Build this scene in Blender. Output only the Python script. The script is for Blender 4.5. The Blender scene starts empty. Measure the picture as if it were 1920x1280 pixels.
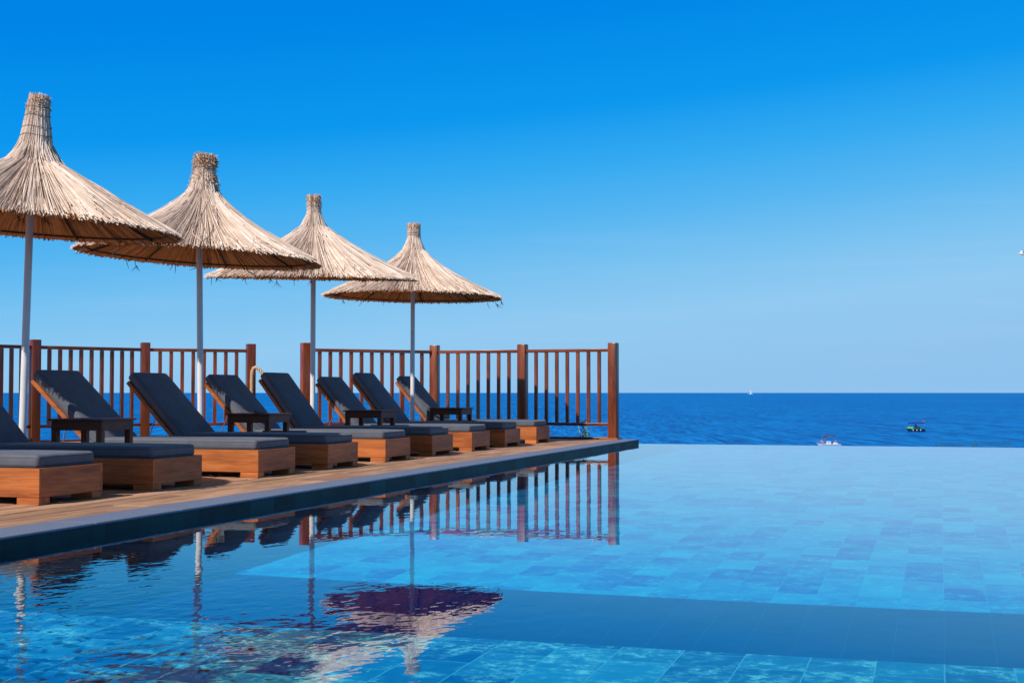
import bpy, bmesh, math, random
import numpy as np
from mathutils import Vector, Matrix

random.seed(7)
R = math.radians
C = bpy.context.scene.collection
scene = bpy.context.scene

# ------------------------------------------------------------------ camera
# world: +y runs along the pool edge (row of loungers), x = 0 under the camera, z = 0 is the deck
YAW = math.atan(805 / 2667.0)
cy_, sy_ = math.cos(YAW), math.sin(YAW)
CAM_H = 0.70
WATER = -0.065
SEA = -13.0
cd = bpy.data.cameras.new('camera'); cam = bpy.data.objects.new('camera', cd); C.objects.link(cam)
cd.lens = 50.0; cd.sensor_width = 36.0; cd.clip_start = 0.1; cd.clip_end = 250000
cam.location = (0, 0, CAM_H)
cam.rotation_euler = (R(90) + math.atan(96 / 2667.0), 0, YAW)
scene.camera = cam

def cw(X, Y):
    """camera-aligned ground coordinates (right, forward) to world x, y"""
    return (X * cy_ - Y * sy_, X * sy_ + Y * cy_)
def px(x, depth):
    return cw((x - 960) / 2667.0 * depth, depth)

# ------------------------------------------------------------------ light
SUN_EL, SUN_AZ = R(42), R(22)       # light travels 22 degrees to the right of +y
w = bpy.data.worlds.new('World'); scene.world = w; w.use_nodes = True
nt = w.node_tree; nt.nodes.clear()
out = nt.nodes.new('ShaderNodeOutputWorld'); bg = nt.nodes.new('ShaderNodeBackground')
sky = nt.nodes.new('ShaderNodeTexSky'); sky.sky_type = 'NISHITA'; sky.sun_disc = False
sky.sun_elevation = SUN_EL; sky.sun_rotation = R(180) + SUN_AZ
sky.air_density = 1.0; sky.dust_density = 0.3; sky.ozone_density = 2.0
tc = nt.nodes.new('ShaderNodeTexCoord'); dot = nt.nodes.new('ShaderNodeVectorMath'); dot.operation = 'DOT_PRODUCT'
dot.inputs[1].default_value = (-0.10, 0.0, 1.0)
ramp = nt.nodes.new('ShaderNodeValToRGB')
nt.links.new(tc.outputs['Generated'], dot.inputs[0]); nt.links.new(dot.outputs['Value'], ramp.inputs[0])
# measured gradient of the clear air up to 20 degrees, the physical sky (dimmed, less violet) above it
SKY_RAMP = [(0.0, (.275, .54, .84)), (0.03, (.285, .55, .85)), (0.073, (.290, .59, .88)), (0.11, (.195, .54, .88)), (0.146, (.095, .465, .88)),
            (0.182, (.034, .40, .88)), (0.22, (.004, .315, .86)), (0.29, (.0, .24, .80)), (0.40, (.0, .20, .74)), (1.0, (.0, .22, .7))]
els = ramp.color_ramp.elements
for i, (p, c) in enumerate(SKY_RAMP):
    e = els[i] if i < 2 else els.new(p)
    e.position = p; e.color = (*c, 1)
tint = nt.nodes.new('ShaderNodeMix'); tint.data_type = 'RGBA'; tint.blend_type = 'MULTIPLY'; tint.inputs[0].default_value = 1
nt.links.new(sky.outputs[0], tint.inputs[6]); tint.inputs[7].default_value = (.07, .052, .045, 1)
mr = nt.nodes.new('ShaderNodeMapRange'); mr.inputs[1].default_value = 0.37; mr.inputs[2].default_value = 0.48
nt.links.new(dot.outputs['Value'], mr.inputs[0])
mix = nt.nodes.new('ShaderNodeMix'); mix.data_type = 'RGBA'
# faint high cirrus in the low sky
cm = nt.nodes.new('ShaderNodeMapping'); cm.inputs['Scale'].default_value = (3.0, 3.0, 42.0); cm.inputs['Location'].default_value = (0.35, 0.2, 0.4)
cn = nt.nodes.new('ShaderNodeTexNoise'); cn.inputs['Scale'].default_value = 1.6; cn.inputs['Detail'].default_value = 5; cn.inputs['Roughness'].default_value = 0.6
nt.links.new(tc.outputs['Generated'], cm.inputs[0]); nt.links.new(cm.outputs[0], cn.inputs['Vector'])
c1 = nt.nodes.new('ShaderNodeMapRange'); c1.inputs[1].default_value = 0.52; c1.inputs[2].default_value = 0.78; c1.inputs[4].default_value = 0.08
nt.links.new(cn.outputs['Fac'], c1.inputs[0])
c2 = nt.nodes.new('ShaderNodeMapRange'); c2.inputs[1].default_value = 0.17; c2.inputs[2].default_value = 0.12
nt.links.new(dot.outputs['Value'], c2.inputs[0])
cf_ = nt.nodes.new('ShaderNodeMath'); cf_.operation = 'MULTIPLY'; nt.links.new(c1.outputs[0], cf_.inputs[0]); nt.links.new(c2.outputs[0], cf_.inputs[1])
cl = nt.nodes.new('ShaderNodeMix'); cl.data_type = 'RGBA'; nt.links.new(cf_.outputs[0], cl.inputs[0]); nt.links.new(ramp.outputs[0], cl.inputs[6]); cl.inputs[7].default_value = (.62, .74, .92, 1)
nt.links.new(mr.outputs[0], mix.inputs[0]); nt.links.new(cl.outputs[2], mix.inputs[6]); nt.links.new(tint.outputs[2], mix.inputs[7])
nt.links.new(mix.outputs[2], bg.inputs[0]); nt.links.new(bg.outputs[0], out.inputs[0])
bg.inputs[1].default_value = 1.0
sl = bpy.data.lights.new('sun', 'SUN'); so = bpy.data.objects.new('sun', sl); C.objects.link(so)
sl.energy = 5.0; sl.angle = R(0.5); sl.color = (1.0, 0.95, 0.88)
ldir = Vector((math.sin(SUN_AZ) * math.cos(SUN_EL), math.cos(SUN_AZ) * math.cos(SUN_EL), -math.sin(SUN_EL)))
so.rotation_euler = ldir.to_track_quat('-Z', 'Y').to_euler(); so.location = (-10, -20, 20)
sl.cycles.is_caustics_light = True
scene.view_settings.view_transform = 'Standard'; scene.view_settings.look = 'None'
scene.view_settings.exposure = 0.0; scene.view_settings.gamma = 1.0
scene.cycles.max_bounces = 10; scene.cycles.transparent_max_bounces = 12
scene.cycles.caustics_refractive = True; scene.cycles.caustics_reflective = False
scene.cycles.sample_clamp_indirect = 6.0

# ------------------------------------------------------------------ materials
def new_mat(name):
    m = bpy.data.materials.new(name); m.use_nodes = True
    return m, m.node_tree, m.node_tree.nodes['Principled BSDF']
def N(t, kind, **kw):
    n = t.nodes.new(kind)
    for k, v in kw.items():
        if isinstance(v, (int, float, str, bool)) and hasattr(n, k): setattr(n, k, v)
    return n
def mixc(t, f, a, b, blend='MIX'):
    m = N(t, 'ShaderNodeMix'); m.data_type = 'RGBA'; m.blend_type = blend
    for i, v in ((0, f), (6, a), (7, b)):
        if isinstance(v, bpy.types.NodeSocket): t.links.new(v, m.inputs[i])
        elif i == 0: m.inputs[0].default_value = v
        else: m.inputs[i].default_value = (*v, 1)
    return m.outputs[2]
def noise(t, vec, scale, detail=3, rough=0.5, mapscale=None):
    n = N(t, 'ShaderNodeTexNoise'); n.inputs['Scale'].default_value = scale
    n.inputs['Detail'].default_value = detail; n.inputs['Roughness'].default_value = rough
    if mapscale:
        mp = N(t, 'ShaderNodeMapping'); mp.inputs['Scale'].default_value = mapscale
        t.links.new(vec, mp.inputs[0]); vec = mp.outputs[0]
    t.links.new(vec, n.inputs['Vector'])
    return n.outputs['Fac']
def mrange(t, v, a, b, c=0.0, d=1.0):
    n = N(t, 'ShaderNodeMapRange'); t.links.new(v, n.inputs[0])
    for i, x in zip((1, 2, 3, 4), (a, b, c, d)): n.inputs[i].default_value = x
    return n.outputs[0]
def math_(t, op, a, b=None):
    n = N(t, 'ShaderNodeMath', operation=op)
    for i, v in ((0, a), (1, b)):
        if v is None: continue
        if isinstance(v, bpy.types.NodeSocket): t.links.new(v, n.inputs[i])
        else: n.inputs[i].default_value = v
    return n.outputs[0]
def bump(t, bs, h, strength, dist):
    b = N(t, 'ShaderNodeBump'); b.inputs['Strength'].default_value = strength; b.inputs['Distance'].default_value = dist
    t.links.new(h, b.inputs['Height']); t.links.new(b.outputs[0], bs.inputs['Normal'])

def wood(name, dark, light, axis, rough=0.5, grain=9.0, coat=0.0):
    m, t, b = new_mat(name)
    tc = N(t, 'ShaderNodeTexCoord'); oi = N(t, 'ShaderNodeObjectInfo'); geo = N(t, 'ShaderNodeNewGeometry')
    add = N(t, 'ShaderNodeVectorMath', operation='ADD'); sc = N(t, 'ShaderNodeVectorMath', operation='SCALE')
    cmb = N(t, 'ShaderNodeCombineXYZ')
    t.links.new(oi.outputs['Random'], cmb.inputs[0]); t.links.new(geo.outputs['Random Per Island'], cmb.inputs[1])
    t.links.new(cmb.outputs[0], sc.inputs[0]); sc.inputs['Scale'].default_value = 17.0
    t.links.new(tc.outputs['Object'], add.inputs[0]); t.links.new(sc.outputs[0], add.inputs[1])
    s = [grain, grain, grain]; s[axis] = grain * 0.09
    n1 = noise(t, add.outputs[0], 1.6, 5, 0.62, s)
    n2 = noise(t, add.outputs[0], 8.0, 3, 0.6, s)
    n3 = noise(t, add.outputs[0], 1.3, 2, 0.5)
    f = math_(t, 'ADD', math_(t, 'MULTIPLY', n1, 0.65), math_(t, 'MULTIPLY', n2, 0.35))
    col = mixc(t, mrange(t, f, 0.35, 0.66), dark, light)
    isl = math_(t, 'MULTIPLY', mrange(t, geo.outputs['Random Per Island'], 0, 1, 0.75, 1.12), mrange(t, oi.outputs['Random'], 0, 1, 0.78, 1.15))
    c3 = N(t, 'ShaderNodeCombineColor'); v = math_(t, 'MULTIPLY', isl, mrange(t, n3, 0.3, 0.7, 0.8, 1.12))
    for i in range(3): t.links.new(v, c3.inputs[i])
    t.links.new(mixc(t, 1.0, col, c3.outputs[0], 'MULTIPLY'), b.inputs['Base Color'])
    b.inputs['Roughness'].default_value = rough; b.inputs['Specular IOR Level'].default_value = 0.3
    b.inputs['Coat Weight'].default_value = coat; b.inputs['Coat Roughness'].default_value = 0.25
    bump(t, b, f, 0.4, 0.002)
    return m

M = {}
TD, TL = (0.27, 0.066, 0.015), (0.62, 0.19, 0.048)
for k, a in (('x', 0), ('y', 1), ('z', 2)):
    M['teak_' + k] = wood('teak_' + k, TD, TL, a, 0.5)
    M['fence_' + k] = wood('fence_' + k, (0.075, 0.014, 0.005), (0.33, 0.074, 0.018), a, 0.36, 10, 0.45)
M['table_x'] = wood('table_x', (0.13, 0.028, 0.010), (0.27, 0.07, 0.025), 0, 0.45)
M['table_z'] = wood('table_z', (0.13, 0.028, 0.010), (0.27, 0.07, 0.025), 2, 0.45)
M['deck'] = wood('deck', (0.36, 0.185, 0.10), (0.80, 0.47, 0.29), 1, 0.6, 11)

def plain(name, col, rough=0.5, metal=0.0, var=0.12, scale=12, bmp=0.0):
    m, t, b = new_mat(name); tc = N(t, 'ShaderNodeTexCoord')
    n = noise(t, tc.outputs['Object'], scale, 4, 0.6)
    lo = tuple(c * (1 - var) for c in col); hi = tuple(min(1, c * (1 + var)) for c in col)
    t.links.new(mixc(t, mrange(t, n, 0.3, 0.7), lo, hi), b.inputs['Base Color'])
    b.inputs['Roughness'].default_value = rough; b.inputs['Metallic'].default_value = metal
    if bmp: bump(t, b, n, 0.5, bmp)
    return m
M['white_paint'] = plain('white_paint', (0.72, 0.69, 0.67), 0.35, 0, 0.06, 9)
M['steel'] = plain('steel', (0.6, 0.6, 0.62), 0.3, 0.9)
M['wire'] = plain('wire', (0.06, 0.045, 0.035), 0.7)
M['stick'] = plain('stick', (0.05, 0.025, 0.012), 0.8)
M['stone'] = plain('stone', (0.15, 0.18, 0.26), 0.55, 0, 0.16, 60, 0.0006)
M['ground'] = plain('ground', (0.22, 0.19, 0.13), 0.9, 0, 0.3, 0.6)
M['render_wall'] = plain('render_wall', (0.55, 0.53, 0.5), 0.8)
M['rope'] = plain('rope', (0.55, 0.38, 0.2), 0.8, 0, 0.25, 60)
M['glass_dark'] = plain('glass_dark', (0.16, 0.2, 0.26), 0.12)
M['hull_white'] = plain('hull_white', (0.8, 0.8, 0.8), 0.3, 0, 0.05, 1)
M['hull_navy'] = plain('hull_navy', (0.012, 0.03, 0.07), 0.4, 0, 0.2, 1)
M['hull_green'] = plain('hull_green', (0.14, 0.62, 0.16), 0.4, 0, 0.15, 1)
M['canvas_blue'] = plain('canvas_blue', (0.01, 0.03, 0.28), 0.7, 0, 0.2, 2)
M['canvas_maroon'] = plain('canvas_maroon', (0.12, 0.012, 0.03), 0.7, 0, 0.2, 2)
M['sail'] = plain('sail', (0.8, 0.8, 0.78), 0.7, 0, 0.03, 1)
M['dark'] = plain('dark', (0.02, 0.02, 0.025), 0.6)
M['skin'] = plain('skin', (0.55, 0.33, 0.24), 0.6, 0, 0.05, 2)
M['pink'] = plain('pink', (0.75, 0.08, 0.28), 0.8, 0, 0.05, 2)
M['hair'] = plain('hair', (0.03, 0.02, 0.015), 0.7)
M['red'] = plain('red', (0.6, 0.03, 0.06), 0.7)
M['leaf'] = plain('leaf', (0.25, 0.34, 0.06), 0.6, 0, 0.4, 20)
M['feather'] = plain('feather', (0.8, 0.8, 0.78), 0.7)
M['net'] = plain('net', (0.02, 0.14, 0.24), 0.7)

def fabric():
    m, t, b = new_mat('charcoal_fabric'); tc = N(t, 'ShaderNodeTexCoord')
    n = noise(t, tc.outputs['Object'], 7, 4, 0.6); n2 = noise(t, tc.outputs['Object'], 260, 2, 0.7)
    n3 = noise(t, tc.outputs['Object'], 5, 2, 0.5, (1, 2.2, 1))
    c = mixc(t, mrange(t, n, 0.3, 0.7), (0.056, 0.060, 0.076), (0.092, 0.098, 0.12))
    t.links.new(mixc(t, mrange(t, n2, 0.3, 0.7, 0, 0.3), c, (0.17, 0.18, 0.21)), b.inputs['Base Color'])
    b.inputs['Roughness'].default_value = 0.75
    b.inputs['Sheen Weight'].default_value = 0.15; b.inputs['Sheen Roughness'].default_value = 0.5
    bump(t, b, math_(t, 'ADD', n3, math_(t, 'MULTIPLY', n2, 0.03)), 0.5, 0.012)
    return m
M['fabric'] = fabric()
M['piping'] = plain('piping', (0.035, 0.04, 0.055), 0.7)

def straw(name, dark, mid, light, transl=0.0):
    m, t, b = new_mat(name); geo = N(t, 'ShaderNodeNewGeometry'); tc = N(t, 'ShaderNodeTexCoord')
    r = N(t, 'ShaderNodeValToRGB'); e = r.color_ramp.elements
    e[0].position = 0.0; e[0].color = (*dark, 1); e[1].position = 1.0; e[1].color = (*light, 1)
    x = e.new(0.30); x.color = (*mid, 1)
    x = e.new(0.75); x.color = (*[a * 0.5 + c * 0.5 for a, c in zip(mid, light)], 1)
    t.links.new(geo.outputs['Random Per Island'], r.inputs[0])
    n = noise(t, tc.outputs['Object'], 5, 3, 0.6)
    t.links.new(mixc(t, mrange(t, n, 0.3, 0.7, 0.0, 0.35), r.outputs[0], dark), b.inputs['Base Color'])
    b.inputs['Roughness'].default_value = 0.6
    return m
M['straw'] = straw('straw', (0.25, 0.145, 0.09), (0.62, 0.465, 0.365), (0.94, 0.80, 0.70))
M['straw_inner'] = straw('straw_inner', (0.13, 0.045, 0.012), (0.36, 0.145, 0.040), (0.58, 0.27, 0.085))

def tile_mat(name, sz=(0.34, 0.203), axes='yx', dark=(0.01, 0.13, 0.20), light=(0.24, 0.46, 0.46), rough=0.5, mortar=(0.3, 0.45, 0.45), vein=None, spec=0.1):
    m, t, b = new_mat(name); geo = N(t, 'ShaderNodeNewGeometry'); sep = N(t, 'ShaderNodeSeparateXYZ')
    t.links.new(geo.outputs['Position'], sep.inputs[0]); cmb = N(t, 'ShaderNodeCombineXYZ')
    t.links.new(sep.outputs['XYZ'.index(axes[0].upper())], cmb.inputs[0]); t.links.new(sep.outputs['XYZ'.index(axes[1].upper())], cmb.inputs[1])
    br = N(t, 'ShaderNodeTexBrick'); t.links.new(cmb.outputs[0], br.inputs['Vector'])
    br.inputs['Color1'].default_value = (0, 0, 0, 1); br.inputs['Color2'].default_value = (1, 1, 1, 1); br.inputs['Mortar'].default_value = (0.5, 0.5, 0.5, 1)
    br.inputs['Scale'].default_value = 1.0; br.inputs['Mortar Size'].default_value = 0.0022; br.inputs['Mortar Smooth'].default_value = 0.1
    br.inputs['Brick Width'].default_value = sz[0]; br.inputs['Row Height'].default_value = sz[1]
    br.offset = 0.5; br.offset_frequency = 2
    # a cell id drives where in the stone cloud each tile samples, so veins stop at the joints
    off = N(t, 'ShaderNodeVectorMath', operation='SCALE'); t.links.new(br.outputs['Color'], off.inputs[0]); off.inputs['Scale'].default_value = 23.0
    ad = N(t, 'ShaderNodeVectorMath', operation='ADD'); t.links.new(geo.outputs['Position'], ad.inputs[0]); t.links.new(off.outputs[0], ad.inputs[1])
    n1 = noise(t, ad.outputs[0], 5.5, 5, 0.65); n2 = noise(t, ad.outputs[0], 26, 5, 0.75)
    s2 = N(t, 'ShaderNodeSeparateColor'); t.links.new(br.outputs['Color'], s2.inputs[0])
    f = math_(t, 'ADD', math_(t, 'MULTIPLY', s2.outputs[0], 0.75), math_(t, 'MULTIPLY', mrange(t, n1, 0.38, 0.68), 0.32))
    col = mixc(t, mrange(t, f, 0.1, 0.95), dark, light)
    if vein: col = mixc(t, math_(t, 'MULTIPLY', mrange(t, n1, 0.46, 0.62), mrange(t, n2, 0.46, 0.60)), col, vein)
    b.inputs['Specular IOR Level'].default_value = spec
    col = mixc(t, br.outputs['Fac'], col, mortar)
    t.links.new(col, b.inputs['Base Color']); b.inputs['Roughness'].default_value = rough
    return m
M['tile_floor'] = tile_mat('tile_floor', dark=(0.0, 0.12, 0.62), light=(0.0, 0.64, 1.0), mortar=(0.0, 0.55, 0.95), vein=(0.10, 0.80, 1.0))
M['tile_ledge'] = tile_mat('tile_ledge', dark=(0.0, 0.07, 0.26), light=(0.10, 0.42, 0.64), mortar=(0.4, 0.6, 0.7), vein=(0.95, 1.0, 0.95))
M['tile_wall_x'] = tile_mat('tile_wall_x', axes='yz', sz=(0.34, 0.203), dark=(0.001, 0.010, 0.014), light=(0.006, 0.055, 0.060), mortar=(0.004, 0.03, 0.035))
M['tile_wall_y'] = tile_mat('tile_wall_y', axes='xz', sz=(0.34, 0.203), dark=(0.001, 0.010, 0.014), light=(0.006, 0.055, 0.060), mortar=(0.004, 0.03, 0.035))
M['tile_dark_band'] = tile_mat('tile_dark_band', dark=(0.0, 0.018, 0.15), light=(0.0, 0.026, 0.19), mortar=(0.01, 0.07, 0.30))  # floor colour only: a darker blue strip just beyond the ledge

def water_mat():
    m = bpy.data.materials.new('pool_water'); m.use_nodes = True; t = m.node_tree; t.nodes.clear()
    o = N(t, 'ShaderNodeOutputMaterial'); geo = N(t, 'ShaderNodeNewGeometry')
    rf = N(t, 'ShaderNodeBsdfRefraction'); rf.inputs['IOR'].default_value = 1.333; rf.inputs['Roughness'].default_value = 0.0
    rf.inputs['Color'].default_value = (0.40, 0.93, 1.0, 1)
    gl = N(t, 'ShaderNodeBsdfGlossy'); gl.inputs['Color'].default_value = (0.97, 0.99, 1, 1); gl.inputs['Roughness'].default_value = 0.0
    fr = N(t, 'ShaderNodeFresnel'); fr.inputs['IOR'].default_value = 1.333
    mx = N(t, 'ShaderNodeMixShader')
    sep = N(t, 'ShaderNodeSeparateXYZ'); t.links.new(geo.outputs['Position'], sep.inputs[0])
    # ripples spread from the near left corner (a filling jet), calm elsewhere
    vd = N(t, 'ShaderNodeVectorMath', operation='DISTANCE'); t.links.new(geo.outputs['Position'], vd.inputs[0])
    vd.inputs[1].default_value = (-3.9, 3.2, WATER)
    amp = mrange(t, vd.outputs['Value'], 0.9, 3.4, 1.0, 0.0)
    amp = math_(t, 'POWER', amp, 1.8)
    n1 = noise(t, geo.outputs['Position'], 3.0, 2, 0.4, (1.2, 0.8, 1))
    n2 = noise(t, geo.outputs['Position'], 9.0, 2, 0.5, (1.3, 0.8, 1))
    n3 = noise(t, geo.outputs['Position'], 1.1, 1, 0.4)
    calm = math_(t, 'ADD', math_(t, 'MULTIPLY', n1, 0.0005), math_(t, 'MULTIPLY', n3, 0.0012))
    calm = math_(t, 'ADD', calm, math_(t, 'MULTIPLY', n2, 0.00028))
    rip = math_(t, 'MULTIPLY', math_(t, 'MULTIPLY', n2, amp), 0.0035)
    h = math_(t, 'ADD', calm, rip)
    b = N(t, 'ShaderNodeBump'); b.inputs['Strength'].default_value = 1.0; b.inputs['Distance'].default_value = 1.0
    t.links.new(h, b.inputs['Height'])
    for n in (rf, gl, fr): t.links.new(b.outputs[0], n.inputs['Normal'])
    t.links.new(mrange(t, fr.outputs[0], 0.02, 0.88), mx.inputs[0]); t.links.new(rf.outputs[0], mx.inputs[1]); t.links.new(gl.outputs[0], mx.inputs[2])
    t.links.new(mx.outputs[0], o.inputs[0])
    return m
M['water'] = water_mat()

def sea_mat():
    m, t, b = new_mat('sea_water'); tc = N(t, 'ShaderNodeTexCoord')
    mp = N(t, 'ShaderNodeMapping'); mp.inputs['Rotation'].default_value = (0, 0, -YAW); t.links.new(tc.outputs['Object'], mp.inputs[0])
    P = mp.outputs[0]
    n1 = noise(t, P, 0.75, 4, 0.6, (1.0, 0.07, 1)); n2 = noise(t, P, 0.16, 4, 0.65, (1.0, 0.035, 1))
    n3 = noise(t, P, 0.006, 4, 0.6, (0.5, 0.25, 1))
    f = math_(t, 'ADD', math_(t, 'MULTIPLY', n1, 0.68), math_(t, 'MULTIPLY', n2, 0.32))
    c = mixc(t, mrange(t, f, 0.43, 0.58), (0.0, 0.065, 0.29), (0.0, 0.25, 0.70))
    c = mixc(t, mrange(t, n3, 0.35, 0.65, 0, 0.35), c, (0.0, 0.07, 0.42))
    t.links.new(c, b.inputs['Base Color']); b.inputs['Roughness'].default_value = 0.4
    b.inputs['IOR'].default_value = 1.333; b.inputs['Specular IOR Level'].default_value = 0.06
    bump(t, b, f, 1.0, 1.5)
    return m
M['sea'] = sea_mat()

# ------------------------------------------------------------------ mesh helpers
class MB:
    """collects shapes, then links them as ONE mesh object"""
    def __init__(s): s.v = []; s.f = []; s.mi = []
    def add(s, vs, fs, mi=0):
        o = len(s.v); s.v += [tuple(v) for v in vs]; s.f += [tuple(i + o for i in f) for f in fs]; s.mi += [mi] * len(fs); return s
    def box(s, x0, x1, y0, y1, z0, z1, mi=0, mat=None):
        vs = [Vector(p) for p in ((x0, y0, z0), (x1, y0, z0), (x1, y1, z0), (x0, y1, z0), (x0, y0, z1), (x1, y0, z1), (x1, y1, z1), (x0, y1, z1))]
        if mat: vs = [mat @ v for v in vs]
        return s.add(vs, [(0, 3, 2, 1), (4, 5, 6, 7), (0, 1, 5, 4), (1, 2, 6, 5), (2, 3, 7, 6), (3, 0, 4, 7)], mi)
    def bevbox(s, x0, x1, y0, y1, z0, z1, r=0.004, seg=1, mi=0, mat=None, cuts=0, puff=0.0):
        bm = bmesh.new(); bmesh.ops.create_cube(bm, size=1.0)
        bmesh.ops.scale(bm, vec=(x1 - x0, y1 - y0, z1 - z0), verts=bm.verts)
        bmesh.ops.bevel(bm, geom=bm.edges[:], offset=r, segments=seg, profile=0.5, affect='EDGES')
        if cuts:
            bmesh.ops.subdivide_edges(bm, edges=[e for e in bm.edges if e.calc_length() > 0.15], cuts=cuts, use_grid_fill=True)
            hx, hy, hz = (x1 - x0) / 2, (y1 - y0) / 2, (z1 - z0) / 2
            for v in bm.verts:
                fx, fy = 1 - (v.co.x / hx) ** 4, 1 - (v.co.y / hy) ** 4
                if abs(v.co.z) > hz * 0.5: v.co.z += math.copysign(1, v.co.z) * puff * max(fx, 0) * max(fy, 0)
        bmesh.ops.translate(bm, vec=((x0 + x1) / 2, (y0 + y1) / 2, (z0 + z1) / 2), verts=bm.verts)
        if mat: bmesh.ops.transform(bm, matrix=mat, verts=bm.verts)
        bm.verts.index_update()
        s.add([v.co.copy() for v in bm.verts], [[v.index for v in f.verts] for f in bm.faces], mi); bm.free(); return s
    def tube(s, pts, rad, n=10, mi=0, cap=True):
        pts = [Vector(p) for p in pts]; rads = rad if isinstance(rad, (list, tuple)) else [rad] * len(pts)
        vs = []; up0 = None
        for i, p in enumerate(pts):
            d = (pts[min(i + 1, len(pts) - 1)] - pts[max(i - 1, 0)]).normalized()
            if up0 is None: up0 = Vector((0, 0, 1)) if abs(d.z) < 0.9 else Vector((1, 0, 0))
            a = (up0 - d * up0.dot(d)).normalized(); up0 = a; b = d.cross(a)
            for k in range(n):
                q = 2 * math.pi * k / n; vs.append(p + (a * math.cos(q) + b * math.sin(q)) * rads[i])
        fs = [(i * n + k, i * n + (k + 1) % n, (i + 1) * n + (k + 1) % n, (i + 1) * n + k) for i in range(len(pts) - 1) for k in range(n)]
        if cap: fs += [tuple(range(n))[::-1], tuple(range((len(pts) - 1) * n, len(pts) * n))]
        return s.add(vs, fs, mi)
    def build(s, name, mats, parent=None, smooth=False, loc=None):
        me = bpy.data.meshes.new(name); me.from_pydata(s.v, [], s.f)
        for m in (mats if isinstance(mats, (list, tuple)) else [mats]): me.materials.append(m)
        me.polygons.foreach_set('material_index', s.mi)
        if smooth:
            me.polygons.foreach_set('use_smooth', [True] * len(s.f)); me.update()
            if smooth != 'all': me.set_sharp_from_angle(angle=R(40))
        me.update()
        o = bpy.data.objects.new(name, me); C.objects.link(o)
        if parent: o.parent = parent
        if loc: o.location = loc
        return o

def tag(o, label=None, cat=None, group=None, kind=None):
    for k, v in (('label', label), ('category', cat), ('group', group), ('kind', kind)):
        if v: o[k] = v
    return o
def empty(name, loc=(0, 0, 0), rz=0.0):
    o = bpy.data.objects.new(name, None); C.objects.link(o); o.location = loc; o.rotation_euler = (0, 0, rz); o.empty_display_size = 0.1
    return o
def copy_tree(o, parent=None):
    c = o.copy(); C.objects.link(c)
    if parent: c.parent = parent
    for ch in [x for x in bpy.data.objects if x.parent == o]: copy_tree(ch, c)
    return c

# ------------------------------------------------------------------ setting
EDGE, COP, UEND, UBACK, XR = -4.36, -4.66, 21.05, -5.0, 17.0
# fence posts: picture column, distance
FP = [(-560, 15.6), (-340, 17.3), (-145, 18.8), (65, 20.1), (272, 21.3), (470, 21.9), (573, 21.4), (815, 22.5), (980, 22.05), (1150, 21.4)]
FPW = [px(x, d) for x, d in FP]
def deck_end(x):
    xs = [p[0] for p in FPW]; ys = [p[1] for p in FPW]
    return float(np.interp(x, xs, ys)) + 0.10
mb = MB(); x = COP - 0.004; k = 0; bw = 0.29
while x > -15.5:
    ye = min(deck_end(x - 0.07), UEND)
    y = UBACK - 3 + random.uniform(0, 2.0)
    ys = [UBACK - 5]
    while y < ye: ys.append(y); y += random.uniform(2.6, 3.8)
    ys.append(ye)
    for a, b in zip(ys[:-1], ys[1:]):
        mb.bevbox(x - bw, x, a + 0.0015, b - 0.0015, -0.028, random.uniform(-0.0012, 0.0008), 0.011, 2)
    x -= bw + 0.022; k += 1; bw = 0.187
tag(mb.build('deck', M['deck']), kind='structure')
mb = MB(); mb.add([(COP - 0.1, UBACK - 5, -0.06), (-15.5, UBACK - 5, -0.06), *[(p[0], p[1] + 0.05, -0.06) for p in FPW]], [tuple(range(len(FPW) + 2))])
mb.box(COP - 0.1, XR, UBACK - 5, UBACK - 0.02, -0.06, -0.004)
tag(mb.build('deck_base', M['dark']), kind='structure')

# coping stones with a projecting lip, tiled walls, floors
mb = MB()
y = UBACK
while y < UEND - 0.01:
    y2 = min(y + 0.9, UEND)
    mb.bevbox(COP, EDGE, y + 0.002, y2 - 0.002, -0.012, 0.002, 0.003, 1)
    y = y2
tag(mb.build('pool_coping', M['stone']), kind='structure')
LED_Y, BAND_Y, D_LED, D_DEEP = 4.64, 7.03, 0.38, 1.6
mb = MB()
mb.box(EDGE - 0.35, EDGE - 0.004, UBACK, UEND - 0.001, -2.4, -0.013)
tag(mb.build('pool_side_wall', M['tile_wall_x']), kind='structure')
mb = MB(); mb.box(EDGE - 0.011, XR, UEND - 0.10, UEND, -3.2, WATER - 0.003)
tag(mb.build('pool_end_wall', M['tile_floor']), kind='structure')
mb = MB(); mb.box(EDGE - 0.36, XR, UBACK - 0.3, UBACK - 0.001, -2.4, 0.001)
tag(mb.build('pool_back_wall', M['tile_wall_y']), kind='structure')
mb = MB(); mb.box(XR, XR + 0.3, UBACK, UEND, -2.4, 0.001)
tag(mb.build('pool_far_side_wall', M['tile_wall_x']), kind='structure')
mb = MB(); mb.box(EDGE - 0.01, XR, BAND_Y, UEND - 0.101, -2.4, WATER - D_DEEP)
pf = tag(mb.build('pool_floor', M['tile_floor']), kind='structure')
mb = MB(); mb.box(EDGE - 0.01, XR, LED_Y + 0.001, BAND_Y - 0.001, -2.4, WATER - D_DEEP - 0.002)
pl = tag(mb.build('pool_floor_dark_band', M['tile_dark_band']), kind='structure')
mb = MB(); mb.box(EDGE - 0.01, XR, UBACK, LED_Y, -2.4, WATER - D_LED)
pg = tag(mb.build('pool_ledge', M['tile_ledge']), kind='structure')
def graded(a, b, f0, f1, fine, grow=1.12, big=0.5):
    out = list(np.arange(f0, f1, fine)); st = fine; v = out[-1]
    while v < b: st = min(st * grow, big); v = min(v + st, b); out.append(v)
    st = fine; v = f0; pre = []
    while v > a: st = min(st * grow, big); v = max(v - st, a); pre.append(v)
    return np.array(pre[::-1] + out)
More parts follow.
